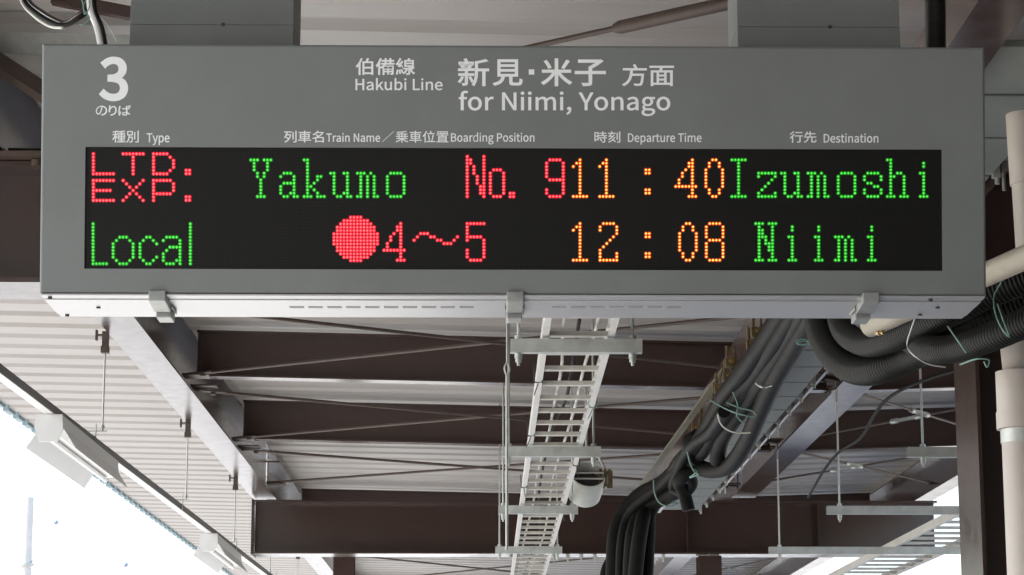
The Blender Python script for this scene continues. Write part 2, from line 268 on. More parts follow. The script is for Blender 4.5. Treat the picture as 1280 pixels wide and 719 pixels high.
 '車': (350, "55,212 55,76 161,76 161,47 19,47 19,23 161,23 161,-29 188,-29 188,23 333,23 333,47 188,47 188,76 296,76 296,212 188,212 188,238 321,238 321,262 188,262 188,294 161,294 161,262 29,262 29,238 161,238 161,212|81,134 161,134 161,98 81,98|188,134 270,134 270,98 188,98|81,190 161,190 161,154 81,154|188,190 270,190 270,154 188,154"),
 '面': (350, "136,117 210,117 210,77 136,77|136,138 136,177 210,177 210,138|136,56 210,56 210,15 136,15|20,271 20,246 155,246 146,202 36,202 36,-28 62,-28 62,-9 287,-9 287,-28 314,-28 314,202 173,202 186,246 331,246 331,271|62,15 62,177 112,177 112,15|287,15 235,15 235,177 287,177"),
 '／': (350, "328,296 12,-20 22,-30 338,286"),
}
# ------------------------------------------------------------------ the setting
def zw(h): return CAMZ + h
MB().box((-600, -400, -1.6), (600, 1600, -1.25)).build('ground', M_GROUND)['kind'] = 'structure'
MB().box((-16, -80, -1.246), (-3.62, 240, -1.05)).build('track_bed', M_BALL)['kind'] = 'structure'
MB().box((4.92, -80, -1.246), (15, 240, -1.05)).build('track_bed', M_BALL)['kind'] = 'structure'
MB().box((-3.6, -30, -1.24), (4.9, 110, 0)).build('platform', M_CONC, bevel=.02)['kind'] = 'structure'

# ------------------------------------------------------------------ canopy
XV, XL, XR = 2.8, -4.62, 5.45          # valley line and the two eaves
def roofz(x): return zw(3.27) + (-.02 * x if x < XV else -.02 * XV + .03 * (x - XV))
canopy = thing('platform_canopy', (0, 10.9, 0), 'brown steel platform canopy with pale ribbed metal roof', 'canopy')
Y0, Y1 = -30., 56.
prof = []
y = Y0
while y < Y1:
    prof += [(y, 0), (y + .30, 0), (y + .375, .034), (y + .44, .034)]; y += .5
prof.append((y, 0))
mb = MB(); xs = [XL, XV, XR]; n = len(prof)
for lay, th in ((0, 0), (1, .012)):
    vs = [(x, py, roofz(x) + pz + th) for x in xs for py, pz in prof]
    fs = [(j * n + i, (j + 1) * n + i, (j + 1) * n + i + 1, j * n + i + 1) for j in range(2) for i in range(n - 1)]
    mb.add(vs, fs)
mb.build('roof_deck', M_ROOF, canopy)
for x0, x1 in ((XL - .03, XL + .03), (XR - .03, XR + .02)):
    mb = MB()
    vs = [(x, py, roofz(x) + (pz if pz else -.03) - .004 - dz) for x, dz in ((x0, 0), (x1, 0)) for py, pz in prof] + [(x, py, roofz(x) + pz + .02) for x in (x0, x1) for py, pz in prof]
    fs = []
    for i in range(n - 1):
        fs += [(i, n + i, n + i + 1, i + 1), (2 * n + i, 2 * n + i + 1, 3 * n + i + 1, 3 * n + i), (i, i + 1, 2 * n + i + 1, 2 * n + i), (n + i + 1, n + i, 3 * n + i, 3 * n + i + 1)]
    mb.add(vs, fs); mb.build('eave_trim', M_TEAL, canopy)

def ibeam(mb, p, q, wd, ht, tf=.016, tw=.012, up=V(0, 0, 1)):   # p, q: middle of the underside of the lower flange
    p, q = Vector(p), Vector(q)
    mb.obox(p + up * tf / 2, q + up * tf / 2, wd, tf); mb.obox(p + up * (ht - tf / 2), q + up * (ht - tf / 2), wd, tf)
    d = (q - p).normalized() * .002
    mb.obox(p + up * ht / 2 + d, q + up * ht / 2 - d, tw, ht - 2 * tf)
    return mb
HB = 2.75
XBL, XBR = -2.325, 2.81
# the two long beams, and the edge beam at the right
for x, a, b in ((XBL, -29, 25.62), (XBR, -29, 25.4)):
    ibeam(MB(), (x, a, zw(HB)), (x, b, zw(HB)), .25, .45).build('long_beam', M_BROWN, canopy)
    ibeam(MB(), (x, 25.9, zw(HB)), (x, 55, zw(HB)), .25, .45).build('long_beam', M_BROWN, canopy)
ibeam(MB(), (4.9, -29, zw(HB + .06)), (4.9, 55, zw(HB + .06)), .2, .4).build('long_beam', M_BROWN, canopy)
# cross beams between the long beams
PURL = [3.6, 7.25, 14.55, 18.2, 21.85, 29.15, 32.8, 44]
for y in PURL:
    mb = MB()
    zl, zr = roofz(XBL) - .42, roofz(XBR) - .42
    a, b = V(XBL + .13, y, zl), V(XBR - .13, y, zr)
    ibeam(mb, a, b, .15, .36)
    mb.obox(a + V(.01, 0, .18), a + V(.022, 0, .18), .15, .36)
    for sx in (a.x + .25, b.x - .25):
        for dz in (.09, .18, .27): mb.nut((sx, y - .012, zl + dz), .016, .02, V(0, 1, 0))
    mb.build('cross_beam', M_BROWN, canopy)
    if y == 14.55:
        mb = MB()
        for x in (1.05, 1.17, 1.29, 1.47, 1.52, 1.70):
            zf = zl + (zr - zl) * (x - a.x) / (b.x - a.x); mb.tube([(x, y - .04, zf - .105), (x, y - .04, zf)], .012, 8); mb.nut((x, y - .04, zf - .075), .03, .03)
        mb.build('hanging_bolts', M_DARK, canopy)
    mb = MB()
    ibeam(mb, (XBR + .13, y, zr), (4.79, y, roofz(4.8) - .42), .15, .36)
    mb.build('cross_beam', M_BROWN, canopy)
# deep girders
for y, xl, xr in ((10.9, -2.42, 4.87), (25.5, -2.42, 4.87), (40.1, -2.42, 4.87)):
    g = MB(); z0 = zw(2.14)
    ibeam(g, (xl + .01, y, z0), (xr, y, z0), .42, .57, .022, .014)
    g.box((xl - .012, y - .23, z0 - .012), (xl + .004, y + .23, z0 + .582))           # end plate
    for x in (2.2, 3.6): g.box((x - .006, y - .2, z0 + .023), (x + .006, y - .009, z0 + .547))
    for x in (1.22, 1.32, 1.5, 1.6):
        for k in range(5): g.nut((x, y - .022, z0 + .09 + k * .1), .016, .03, V(0, 1, 0))
    gi = g.build('girder', M_BROWN, canopy)
    b = MB()
    for k in range(9): b.nut((.78 + k * .145, y - .16, z0 - .022), .022, .04); b.tube([(.78 + k * .145, y - .16, z0 - .08), (.78 + k * .145, y - .16, z0)], .009, 6)
    b.build('flange_bolt_row', M_GALV, canopy)
# gusset with bolt above the near girder
g = MB(); z0 = zw(2.716)
g.prism([(-2.7, 10.6, z0), (-1.6, 10.6, z0), (-1.35, 10.9, z0), (-1.6, 11.3, z0), (-2.7, 11.3, z0)], (0, 0, .02))
g.nut((-2.05, 10.68, z0 - .02), .03, .03); g.nut((-1.75, 10.7, z0 - .02), .03, .03)
g.build('gusset_plate', M_RUST, canopy)
MB().obox((-2.25, 10.2, zw(3.1)), (-1.55, 10.8, zw(2.74)), .07, .07).build('knee_brace', M_RUST, canopy)
MB().obox((-3.2, 10.42, zw(3.21)), (-1.2, 10.42, zw(3.17)), .05, .1).build('purlin', M_GALV, canopy)
# columns
def hcol(mb, x, y, top, s=.25):
    mb.box((x - s / 2, y - s / 2, .01), (x + s / 2, y - s / 2 + .016, top)); mb.box((x - s / 2, y + s / 2 - .016, .01), (x + s / 2, y + s / 2, top))
    mb.box((x - .007, y - s / 2 + .017, .01), (x + .007, y + s / 2 - .017, top))
for x, y in ((2.44, 25.5), (-1.63, 28.6), (2.44, 40.1), (2.44, -3.5)):
    m_ = MB(); hcol(m_, x, y, zw(2.13) if y != 28.6 else zw(2.7)); m_.build('column', M_BROWN, canopy)
# the near column: its web is turned to face along the platform
m_ = MB(); xa = at(1223, 560, 10.5).x
m_.box((xa, 10.5, .01), (xa + .016, 10.98, zw(2.12))); m_.box((xa + .21, 10.5, .01), (xa + .226, 10.98, zw(2.12)))
m_.box((xa + .017, 10.735, .01), (xa + .209, 10.747, zw(2.12)))
m_.build('column', M_BROWN, canopy)
# cross bracing
ZB = zw(HB + .09)
def brace(a, b, r=.013):
    a, b = Vector(a), Vector(b); d = (b - a).normalized(); m_ = MB()
    m_.tube([a + d * .16, b - d * .16], r, 8)
    for p, s_ in ((a, 1), (b, -1)):
        m_.obox(p, p + d * .24 * s_, .075, .012)
        m_.nut(p + d * .14 * s_ + V(0, 0, -.015), .024, .022)
    br = m_.build('brace_rod', M_RUST, canopy)
    if (b - a).length > 4: return
    t = MB(); q = a.lerp(b, .3 if (b - a).length > 4 else .4)
    for sg in (-1, 1):
        sd_ = d.cross(V(0, 0, 1)).normalized() * .022 * sg
        t.obox(q - d * .13 + sd_, q + d * .13 + sd_, .012, .02)
    t.tube([q - d * .19, q - d * .12], .024, 8); t.tube([q + d * .12, q + d * .19], .024, 8)
    t.build('turnbuckle', M_GALV, br)
bays = [(10.9, 14.55), (14.55, 18.2), (18.2, 21.85), (21.85, 25.4), (29.15, 32.8), (33, 40)]
for ya, yb in bays:
    xl, xr = XBL + .1, XBR - .1
    brace((xl, ya + .28, ZB), (xr, yb - .28, ZB - .0)); brace((xl, yb - .28, ZB + .035), (xr, ya + .28, ZB + .035))
    xl, xr = XBR + .1, 4.82
    brace((xl, ya + .28, ZB), (xr, yb - .28, ZB + .03), .011); brace((xl, yb - .28, ZB + .035), (xr, ya + .28, ZB + .065), .011)
    m_ = MB()
    for x in (XBL + .16, XBR - .16):
        for yy in (ya + .27, yb - .27): m_.box((x - .1, yy - .1, ZB + .018), (x + .1, yy + .1, ZB + .03))
    m_.build('gusset_plate', M_RUST, canopy)
# stout brace seen over the top of the board
a, b = at(640, 64, 10.0), at(915, 3, 9.4)
mb = MB(); mb.tube([a, a.lerp(b, .5)], .013, 8)
q = a.lerp(b, .48); mb.tube([q, q.lerp(b, .05), b], [.02, .029, .029], 10)
mb.build('sleeved_brace', M_RUST, canopy)
a, b = at(66, -2, 9.6), at(230, 30, 9.6)
MB().obox(a, b, .05, .05).build('knee_brace', M_BROWN, canopy)

# unseen wall added on the right, blocks light so the board darkens that way
m_ = MB()
y = -29.
while y < 13.5:
    m_.box((5.0, y, .003), (5.05, y + .96, zw(3.3))); m_.box((4.955, y - .03, .003), (4.995, y + .03, zw(3.2))); y += 1.0
m_.build('unseen_light_blocker', M_BROWN, canopy)
# ------------------------------------------------------------------ departure board
YF = 6.0
A0 = at(640, 368, YF)                              # middle of the lower front edge
TILT = math.radians(8.7)                           # the face leans forward
FN = V(0, -math.cos(TILT), -math.sin(TILT)); FU = V(0, -math.sin(TILT), math.cos(TILT))
def fp(px, py, off=0.):                            # point of the face (pushed out by off) under a photo pixel
    d = ray(px, py); o = A0 + FN * off
    return EYE + d * ((o - EYE).dot(FN) / d.dot(FN))
def fuv(px, py): p = fp(px, py); return p.x, (p - A0).dot(FU)
def fxyz(u, v, off=0.): return V(u, A0.y, A0.z) + FU * v + FN * off
board = thing('departure_board', (A0.x, 6.15, A0.z), 'grey hanging departure board for platform 3 with red, green and amber LED writing', 'departure board')
ul, ur = fuv(50, 300)[0], fuv(1232.5, 300)[0]
v1 = fuv(640, 57)[1]
wl, wr, wb, wt = fuv(106, 260)[0], fuv(1178, 260)[0], fuv(640, 337.3)[1], fuv(640, 185.3)[1]
YB = YF + .30                                      # back of the case
top = fxyz(0, v1)
# case: wedge behind the front sheet
mb = MB(); T = .009
pr = [(0, fxyz(0, 0, -T)), (0, fxyz(0, v1 - .002, -T)), (0, V(0, YB - .03, top.z - .004)), (0, V(0, YB, A0.z + .004))]
poly = [V(ul + .001, p.y, p.z) for _, p in pr]
mb.prism(poly, (ur - ul - .002, 0, 0)); mb.build('case', M_SIGN, board, bevel=.003)
# front sheet with the window cut out of it
mb = MB()
us, vs_ = [ul, wl, wr, ur], [0, wb, wt, v1]
def q(u, v, off): return fxyz(u, v, off)
R_ = .006
def outer(off, ins):
    return [q(ul + ins, ins, off), q(ur - ins, ins, off), q(ur - ins, v1 - ins, off), q(ul + ins, v1 - ins, off)]
hole = lambda off: [q(wl, wb, off), q(wr, wb, off), q(wr, wt, off), q(wl, wt, off)]
rings = [outer(-T + .0005, 0), outer(-.006, 0), outer(-.0018, .0018), outer(0, .006), hole(0), hole(-T + .0005)]
vv = [p for r in rings for p in r]; ff = []
for k in range(5): ff += [(k * 4 + i, k * 4 + (i + 1) % 4, (k + 1) * 4 + (i + 1) % 4, (k + 1) * 4 + i) for i in range(4)]
mb.add(vv, ff); mb.build('front_sheet', M_SIGN, board)
# display
mb = MB(); mb.add([q(wl - .003, wb - .003, -T + .0016), q(wr + .003, wb - .003, -T + .0016), q(wr + .003, wt + .003, -T + .0016), q(wl - .003, wt + .003, -T + .0016)], [(0, 1, 2, 3)])
panel = mb.build('display_panel', M_BLACK, board)
t = M_BLACK.node_tree; tc = t.nodes.new('ShaderNodeTexCoord'); sp_ = t.nodes.new('ShaderNodeSeparateXYZ'); t.links.new(tc.outputs['Object'], sp_.inputs[0])
acc = None                          # unlit dots: a faint grid at the dots' spacing
for ax_, per in (('X', .00841), ('Z', .00841 * math.cos(TILT))):
    mu = t.nodes.new('ShaderNodeMath'); mu.operation = 'MULTIPLY'; mu.inputs[1].default_value = 2 * math.pi / per; t.links.new(sp_.outputs[ax_], mu.inputs[0])
    si = t.nodes.new('ShaderNodeMath'); si.operation = 'SINE'; t.links.new(mu.outputs[0], si.inputs[0])
    if acc is None: acc = si
    else:
        ad = t.nodes.new('ShaderNodeMath'); ad.operation = 'ADD'; t.links.new(acc.outputs[0], ad.inputs[0]); t.links.new(si.outputs[0], ad.inputs[1])
        gt = t.nodes.new('ShaderNodeMapRange'); gt.inputs['From Min'].default_value = .6; gt.inputs['From Max'].default_value = 1.2; t.links.new(ad.outputs[0], gt.inputs[0])
        mx = t.nodes.new('ShaderNodeMixRGB'); b_ = t.nodes['Principled BSDF']; src_ = b_.inputs['Base Color'].links[0].from_socket
        t.links.new(gt.outputs[0], mx.inputs[0]); t.links.new(src_, mx.inputs[1]); mx.inputs[2].default_value = (.009, .0085, .008, 1); t.links.new(mx.outputs[0], b_.inputs['Base Color'])

FONT = {
 'L': ['#......'] * 6 + ['#######'], 'T': ['#######'] + ['...#...'] * 6,
 'D': ['#####..', '#....#.', '#.....#', '#.....#', '#.....#', '#....#.', '#####..'],
 'E': ['#######', '#', '#', '######.', '#', '#', '#######'], 'X': ['#.....#', '.#...#.', '..#.#..', '...#...', '..#.#..', '.#...#.', '#.....#'],
 'P': ['######.', '#.....#', '#.....#', '#.....#', '######.', '#', '#'], '.': ['##', '##'],
 'Y': ['###.###', '.#...#.', '.#...#.', '.#...#.', '..#.#..', '..#.#..'] + ['...#...'] * 5 + ['..###..'],
 'a': [''] * 4 + ['.###', '#...#', '....#', '.####', '#...#', '#...#', '#..##', '.##.##'],
 'k': ['##', '.#', '.#', '.#', '.#', '.#..##', '.#..#', '.#.#', '.##', '.#.#', '.#..#', '###.###'],
 'u': [''] * 4 + ['##..##'] + ['.#...#'] * 5 + ['.#..##', '..##.##'],
 'm': [''] * 4 + ['###.#'] + ['.#.#.#'] * 6 + ['##.#.##'],
 'o': [''] * 4 + ['.####'] + ['#....#'] * 6 + ['.####'],
 'N13': ['#....#', '##...#', '##...#', '#.#..#', '#.#..#', '#.#..#', '#..#.#', '#..#.#', '#..#.#', '#...##', '#...##', '#...##', '#....#'],
 'o13': [''] * 4 + ['.###'] + ['#...#'] * 7 + ['.###'],
 '9': ['.####'] + ['#....#'] * 5 + ['.#####', '.....#', '.....#', '#....#', '#....#', '.####'],
 '1': ['..#', '.##', '#.#'] + ['..#'] * 8 + ['#####'], ':': ['', '', '', '##', '##', '', '', '', '', '##', '##'],
 '4': ['.....#', '....##', '....##', '...#.#', '..#..#', '..#..#', '.#...#', '.#...#', '#######', '.....#', '.....#', '....###'],
 '0': ['..##', '.#..#', '.#..#'] + ['#....#'] * 6 + ['.#..#', '.#..#', '..##'],
 '2': ['.####', '#....#', '#....#', '.....#', '....#', '...#', '..#', '.#', '#', '#....#', '#....#', '######'],
 '8': ['.####'] + ['#....#'] * 4 + ['.####'] + ['#....#'] * 5 + ['.####'],
 '5': ['######', '#', '#', '#', '#####', '#....#', '.....#', '.....#', '#....#', '#....#', '#....#', '.####'],
 '~': [''] * 3 + ['..###', '.#...##......#', '#......##...#', '.........###'],
 'I': ['#####'] + ['..#'] * 10 + ['#####'],
 'z': [''] * 4 + ['######', '#....#', '....#', '...#', '..#', '.#', '#....#', '######'],
 's': [''] * 4 + ['.####', '#....#', '#....#', '.##', '...##', '#....#', '#....#', '.####'],
 'h': ['##', '.#', '.#', '.#', '.#.##', '.##..#'] + ['.#...#'] * 5 + ['###.###'],
 'i': ['', '.#', '.#', '', '##'] + ['.#'] * 6 + ['###'],
 'N': ['###.###', '.#...#', '.##..#', '.##..#', '.###.#', '.#.#.#', '.#.###', '.#..##', '.#..##', '.#...#', '.#...#', '###.###'],
 'L13': ['#'] * 12 + ['#####'], 'O13': [''] * 4 + ['..###', '.#...#'] + ['#.....#'] * 5 + ['.#...#', '..###'],
 'c13': [''] * 4 + ['..##', '.#..#', '#....#', '#', '#', '#', '#....#', '.#..#', '..##'],
 'a13': [''] * 4 + ['.####', '#....#', '.....#', '..####', '.#...#', '#....#', '#....#', '#...##', '.###.#'], 'l13': ['#'] * 13,
 'disc': ['.....####', '...########', '..##########', '.############', '.############'] + ['#' * 14] * 4 + ['.############'] * 2 + ['..##########', '...########', '.....####'],
}
PX = 4.172
L1, L2 = 199.6, 279.3
WORDS = [
 ('red', 'red lit letters LTD. above EXP.', [('L', 116.3, 192), ('T', 153.6, 192), ('D', 191.6, 192), ('.', 232.5, 212.6), ('E', 116.3, 225.3), ('X', 153.6, 225.3), ('P', 191.6, 225.3), ('.', 232.5, 245.8)]),
 ('green', 'green lit word Local', [('L13', 116, 279.6), ('O13', 141.1, 279.6), ('c13', 174.7, 279.6), ('a13', 203.9, 279.6), ('l13', 237.7, 279.6)]),
 ('green', 'green lit word Yakumo', [('Y', 313.4, L1), ('a', 350.8, L1), ('k', 380.2, L1), ('u', 413.4, L1), ('m', 446.9, L1), ('o', 484.3, L1)]),
 ('red', 'red lit No. 9', [('N13', 584.2, L1 - PX), ('o13', 613.1, L1 - PX), ('.', 638, 241.4), ('9', 683.5, L1)]),
 ('amber', 'amber lit time 11:40', [('1', 716.9, L1), ('1', 749.9, L1), (':', 807.7, L1), ('4', 845, L1), ('0', 882.8, L1)]),
 ('green', 'green lit word Izumoshi', [('I', 915.4, L1), ('z', 948.8, L1), ('u', 977.5, L1), ('m', 1010.8, L1), ('o', 1048.5, L1), ('s', 1081.3, L1), ('h', 1110, L1), ('i', 1151.2, L1)]),
 ('red', 'red lit disc followed by 4 to 5', [('disc', 417.5, 271.4), ('4', 480.1, L2), ('~', 517.7, L2), ('5', 584.2, L2)]),
 ('amber', 'amber lit time 12:08', [('1', 716.9, L2), ('2', 750.4, L2), (':', 807.8, L2), ('0', 849.9, L2), ('8', 883.3, L2)]),
 ('green', 'green lit word Niimi', [('N', 945.3, L2), ('i', 986.8, L2), ('i', 1019.9, L2), ('m', 1045, L2), ('i', 1086.2, L2)]),
]
LEDM = {'red': (glow('led_red_core', (1, .12, .12), .66), glow('led_red_lens', (1, .003, .03), .25)),
        'green': (glow('led_green_core', (.14, 1, .12), .30), glow('led_green_lens', (.006, 1, .008), .042)),
        'amber': (glow('led_amber_core', (1, .46, .08), .85), glow('led_amber_lens', (1, .10, .002), .17))}
def led_word(col, label, glyphs):
    lens, core = MB(), MB(); off = -T + .0018
    for g, gx, gy in glyphs:
        for r, row in enumerate(FONT[g]):
            for c, ch in enumerate(row):
                if ch != '#': continue
                u, v = fuv(gx + c * PX, gy + r * PX * .998)
                ro, ri = .0049, .0022 * random.uniform(.9, 1.08)
                K = 10
                cs = [(math.cos(2 * math.pi * k / K), math.sin(2 * math.pi * k / K)) for k in range(K)]
                lens.add([fxyz(u + a * ro, v + b * ro, off) for a, b in cs] + [fxyz(u + a * .0021, v + b * .0021, off + .0011) for a, b in cs],
                         [(k, (k + 1) % K, K + (k + 1) % K, K + k) for k in range(K)], True)
                core.add([fxyz(u + a * ri, v + b * ri, off + .0010) for a, b in cs] + [fxyz(u + a * ri * .6, v + b * ri * .6, off + .0026) for a, b in cs] + [fxyz(u, v, off + .003)],
                         [(k, (k + 1) % K, K + (k + 1) % K, K + k) for k in range(K)] + [(K + k, K + (k + 1) % K, 2 * K) for k in range(K)], True)
    a = lens.build('led_word', LEDM[col][1], panel); a['label'] = label
    # the bright cores share the word's mesh
    b = core.build('led_core', LEDM[col][0], panel)
    bm = bmesh.new(); bm.from_mesh(a.data); nf = len(bm.faces); bm.from_mesh(b.data); bm.faces.ensure_lookup_table()
    for f in bm.faces[nf:]: f.material_index = 1
    bm.to_mesh(a.data); bm.free(); a.data.materials.append(LEDM[col][0])
    bpy.data.objects.remove(b)
for wd in WORDS: led_word(*wd)

# printed writing
def text_mesh(s, bold):
    cu = bpy.data.curves.new('t', 'CURVE'); cu.dimensions = '2D'; cu.fill_mode = 'BOTH'; cu.offset = bold
    x = 0
    for ch in s:
        if ch == ' ': x += 84; continue
        adv, loops = GLYPHS[ch]
        for lp in loops.split('|'):
            pts = [tuple(map(int, p.split(','))) for p in lp.split(' ')]
            sp = cu.splines.new('POLY'); sp.points.add(len(pts) - 1); sp.use_cyclic_u = True
            for p, (a, b) in zip(sp.points, pts): p.co = ((a + x) / 350, b / 350, 0, 1)
        x += adv
    o = bpy.data.objects.new('t', cu); C.objects.link(o)
    dg = bpy.context.evaluated_depsgraph_get(); me = bpy.data.meshes.new_from_object(o.evaluated_get(dg))
    vs = [v.co.copy() for v in me.vertices]; fs = [tuple(p.vertices) for p in me.polygons]
    bpy.data.objects.remove(o); bpy.data.curves.remove(cu); bpy.data.meshes.remove(me)
    return vs, fs
def writing(label, pieces):
    mb = MB()
    for s, x0, y0, x1, y1, bold in pieces:
        if s == '.':
            mb.add([fxyz(*fuv(a, b), .0006) for a, b in ((x0, y1), (x1, y1), (x1, y0), (x0, y0))], [(0, 1, 2, 3)]); continue
        vs, fs = text_mesh(s, bold)
        ax, bx = min(p.x for p in vs), max(p.x for p in vs); ay, by = min(p.y for p in vs), max(p.y for p in vs)
        mb.add([fxyz(*fuv(x0 + (p.x - ax) / (bx - ax) * (x1 - x0), y1 + (p.y - ay) / (by - ay) * (y0 - y1)), .0006) for p in vs], fs)
    o = mb.build('printed_writing', M_VINYL, board); o['label'] = label
KB, LB = .015, .0125
writing('large white numeral 3 with small kana below', [('3', 123.6, 71, 160.3, 126.8, .030), ('の', 119.8, 132.3, 134, 144.6, KB), ('り', 135.8, 131.8, 146, 144.8, KB), ('ば', 148, 131.6, 163.8, 144.8, KB)])
writing('white line name Hakubi Line', [('伯備線', 444.6, 72.6, 519, 94, KB), ('Hakubi Line', 444.3, 97.6, 553.3, 113.1, LB)])
writing('white heading for Niimi, Yonago', [('新', 572, 73, 611.4, 108.1, .014), ('見', 615.6, 74.2, 653.4, 107.5, .016), ('.', 661, 86.8, 667.8, 93.4, 0), ('米', 676, 73, 715.4, 108, .018), ('子', 718.4, 74.2, 757.4, 108, .018), ('方面', 777.5, 80.1, 842.6, 108, .012),
  ('for Niimi, Yonago', 573.5, 113.5, 838, 145.4, LB)])
writing('white column heading Type', [('種別', 140.4, 163.3, 173.5, 178.5, .008), ('Type', 183.3, 166.6, 212, 181.6, LB)])
writing('white column heading Train Name and Boarding Position', [('列車名', 355, 163.5, 404.9, 178.5, .01), ('Train Name', 407.8, 166.4, 475.3, 177.7, LB), ('／', 477.6, 164.2, 492.5, 177.7, 0), ('乗車位置', 494.5, 163.5, 560.7, 178.5, .006), ('Boarding Position', 563.7, 165.8, 668.1, 180.8, LB)])
writing('white column heading Departure Time', [('時刻', 743, 164.2, 775.4, 178.6, .008), ('Departure Time', 784.9, 166.3, 877, 180.9, .011)])
writing('white column heading Destination', [('行先', 987, 164.2, 1020.6, 178.6, .01), ('Destination', 1029.5, 167, 1098, 178.6, LB)])

# underside
zb = A0.z
mb = MB()
yd = [(YF - .002, YF + .043, .006), (YF + .047, YF + .246, .0085), (YF + .250, YF + .298, .006)]
for a, b, t in yd: mb.box((ul + .004, a, zb - t), (ur - .004, b, zb - .0008))
mb.build('bottom_cover', M_ALU, board, bevel=.0012)
def under(px, py):
    p = atz(px, py, zb - CAMZ - .0085); return p
for (x0, x1), n_ in (((362, 598), 10), ((690, 857), 7)):
    mb = MB()
    for k in range(n_):
        xa = x0 + (x1 - x0) * k / n_; p = under(xa, 384); p2 = under(xa + (x1 - x0) / n_ * .76, 384)
        mb.box((p.x, p.y - .012, zb - .0091), (p2.x, p.y + .012, zb - .0084))
    mb.build('vent_slots', M_SLOT, board)
mb = MB()
for px, py in ((62, 372), (123, 384), (84, 394), (1165, 373), (1150, 393), (1172, 384)):
    p = under(px, py); mb.nut((p.x, min(max(p.y, YF + .02), YF + .28), zb - .009), .006, .006)
mb.build('cover_screws', M_DARK, board)
for px in (197, 644, 1088):
    x = at(px, 372, YF).x; l = MB()
    l.hexa([(x - .022, YF - .012, zb - .022), (x + .022, YF - .012, zb - .022), (x + .022, YF + .10, zb - .030), (x - .022, YF + .10, zb - .030)],
           [(x - .022, YF - .012, zb + .006), (x + .022, YF - .012, zb + .006), (x + .022, YF + .10, zb - .009), (x - .022, YF + .10, zb - .009)])
    lt = l.build('latch', M_LATCH, board, bevel=.003)
    h = MB(); h.box((x - .020, YF + .125, zb - .040), (x + .020, YF + .20, zb - .009)); h.box((x - .026, YF + .10, zb - .02), (x - .0225, YF + .19, zb - .0095)); h.box((x + .0225, YF + .10, zb - .02), (x + .026, YF + .19, zb - .0095))
    h.build('latch_hook', M_LATCH, lt, bevel=.003)
# hangers
for pa, pb in ((162, 367), (922, 1125)):
    xa, xb = at(pa, 40, YF + .05).x, at(pb, 40, YF + .05).x
    zt = roofz((xa + xb) / 2)
    h = MB(); h.box((xa, YF + .05, top.z - .001), (xb, YF + .285, top.z + .099)); h.box((xa + .0, YF + .053, top.z + .1005), (xb - .0, YF + .282, zt))
    hb = h.build('hanger_box', M_SIGN, board, bevel=.002)
    s_ = MB(); s_.nut(((xa + xb) / 2 + .03, YF + .052, top.z + .1), .006, .005, V(0, 1, 0))
    s_.build('seam_bolt', M_DARK, hb)
mb = MB()
for px in (93, 100, 122, 145):
    p = at(px, 57, YF + .02); mb.nut((p.x, YF + .0, top.z + .003), .006, .012)
p = at(80, 57, YF).x; mb.tube(spline([(p - .016, YF, top.z), (p - .010, YF, top.z + .018), (p + .006, YF, top.z + .021), (p + .018, YF, top.z + .012), (p + .02, YF, top.z)], 5), .002, 6)
mb.build('top_screws', M_GALV, board)
# ------------------------------------------------------------------ cable ladders and their hangers
def cable_ladder(name, label, p0l, p0r, p1l, p1r, ystart, step):
    root = thing(name, (p0l + p1r) / 2, label, 'cable ladder')
    for a, b, s in ((p0l, p1l, 1), (p0r, p1r, -1)):
        m_ = MB(); m_.obox(a, b, .018, .07); 
        for dz in (-.03, .03): m_.obox(a + V(.014 * s, 0, dz), b + V(.014 * s, 0, dz), .016, .008)
        m_.build('side_rail', M_LADDER, root)
    L = (p1l - p0l).y; y = ystart
    while y < p1l.y:
        t = (y - p0l.y) / L; a, b = p0l.lerp(p1l, t), p0r.lerp(p1r, t)
        m_ = MB(); m_.obox(a + V(.01, 0, -.012), b + V(-.01, 0, -.012), .055, .022); m_.build('rung', M_RUNG, root)
        y += step
    return root
HL = 1.98
def pz(x, y): return V(x, y, zw(HL))
lad = cable_ladder('cable_ladder', 'long pale cable ladder hung along the middle of the canopy', pz(.287, 7.9), pz(.600, 7.9), pz(.36, 33), pz(.73, 33), 8.05, .5)
lad2 = cable_ladder('cable_ladder', 'pale cable ladder against the sky beside the brown column', pz(3.90, 9), pz(4.5, 9), pz(3.85, 33), pz(4.45, 33), 9.05, .5)

def trapeze(x0, x1, y, label, rods):
    root = thing('trapeze_hanger', (x0, y, zw(1.9)), label, 'hanger bar', 'trapeze bars carrying the cable ladders')
    z = zw(1.9)
    m_ = MB(); m_.box((x0, y - .03, z - .03), (x1, y + .03, z - .0265)); m_.box((x0, y - .03, z - .026), (x0 + (x1 - x0), y - .0265, z + .033)); m_.box((x0, y + .0265, z - .026), (x1, y + .03, z + .033))
    m_.build('channel', M_GALV, root)
    for x in rods:
        m_ = MB(); m_.tube([(x, y, z - .09), (x, y, min(roofz(x), 99) - .001)], .0075, 8)
        r = m_.build('drop_rod', M_GALV, root)
        m_ = MB(); m_.nut((x, y, z - .045), .018, .022); m_.nut((x, y, z - .066), .015, .016); m_.nut((x, y, z + .043), .018, .02)
        m_.build('nut', M_GALV, r)
    return root
tp = trapeze(.137, .755, 11.0, 'nearest galvanised bar under the middle cable ladder, just below the board', (.175, .71))
for y, lb in ((14.9, 'galvanised bar under the middle cable ladder beside the round loudspeaker'), (18.45, 'galvanised bar under the middle cable ladder in front of the deep brown girder'), (22.07, 'galvanised bar under the middle cable ladder level with the girder underside')):
    dup(tp, (.137, y, zw(1.9)), lb)
tp2 = trapeze(2.69, 4.66, 14.9, 'short galvanised bar emerging beside the brown column, highest on that side', (2.79, 4.58))
dup(tp2, (2.69, 18.45, zw(1.9)), 'long galvanised bar left of the brown column in front of the girder')
dup(tp2, (2.67, 22.07, zw(1.9)), 'long galvanised bar under the pale ladder at the bottom right')
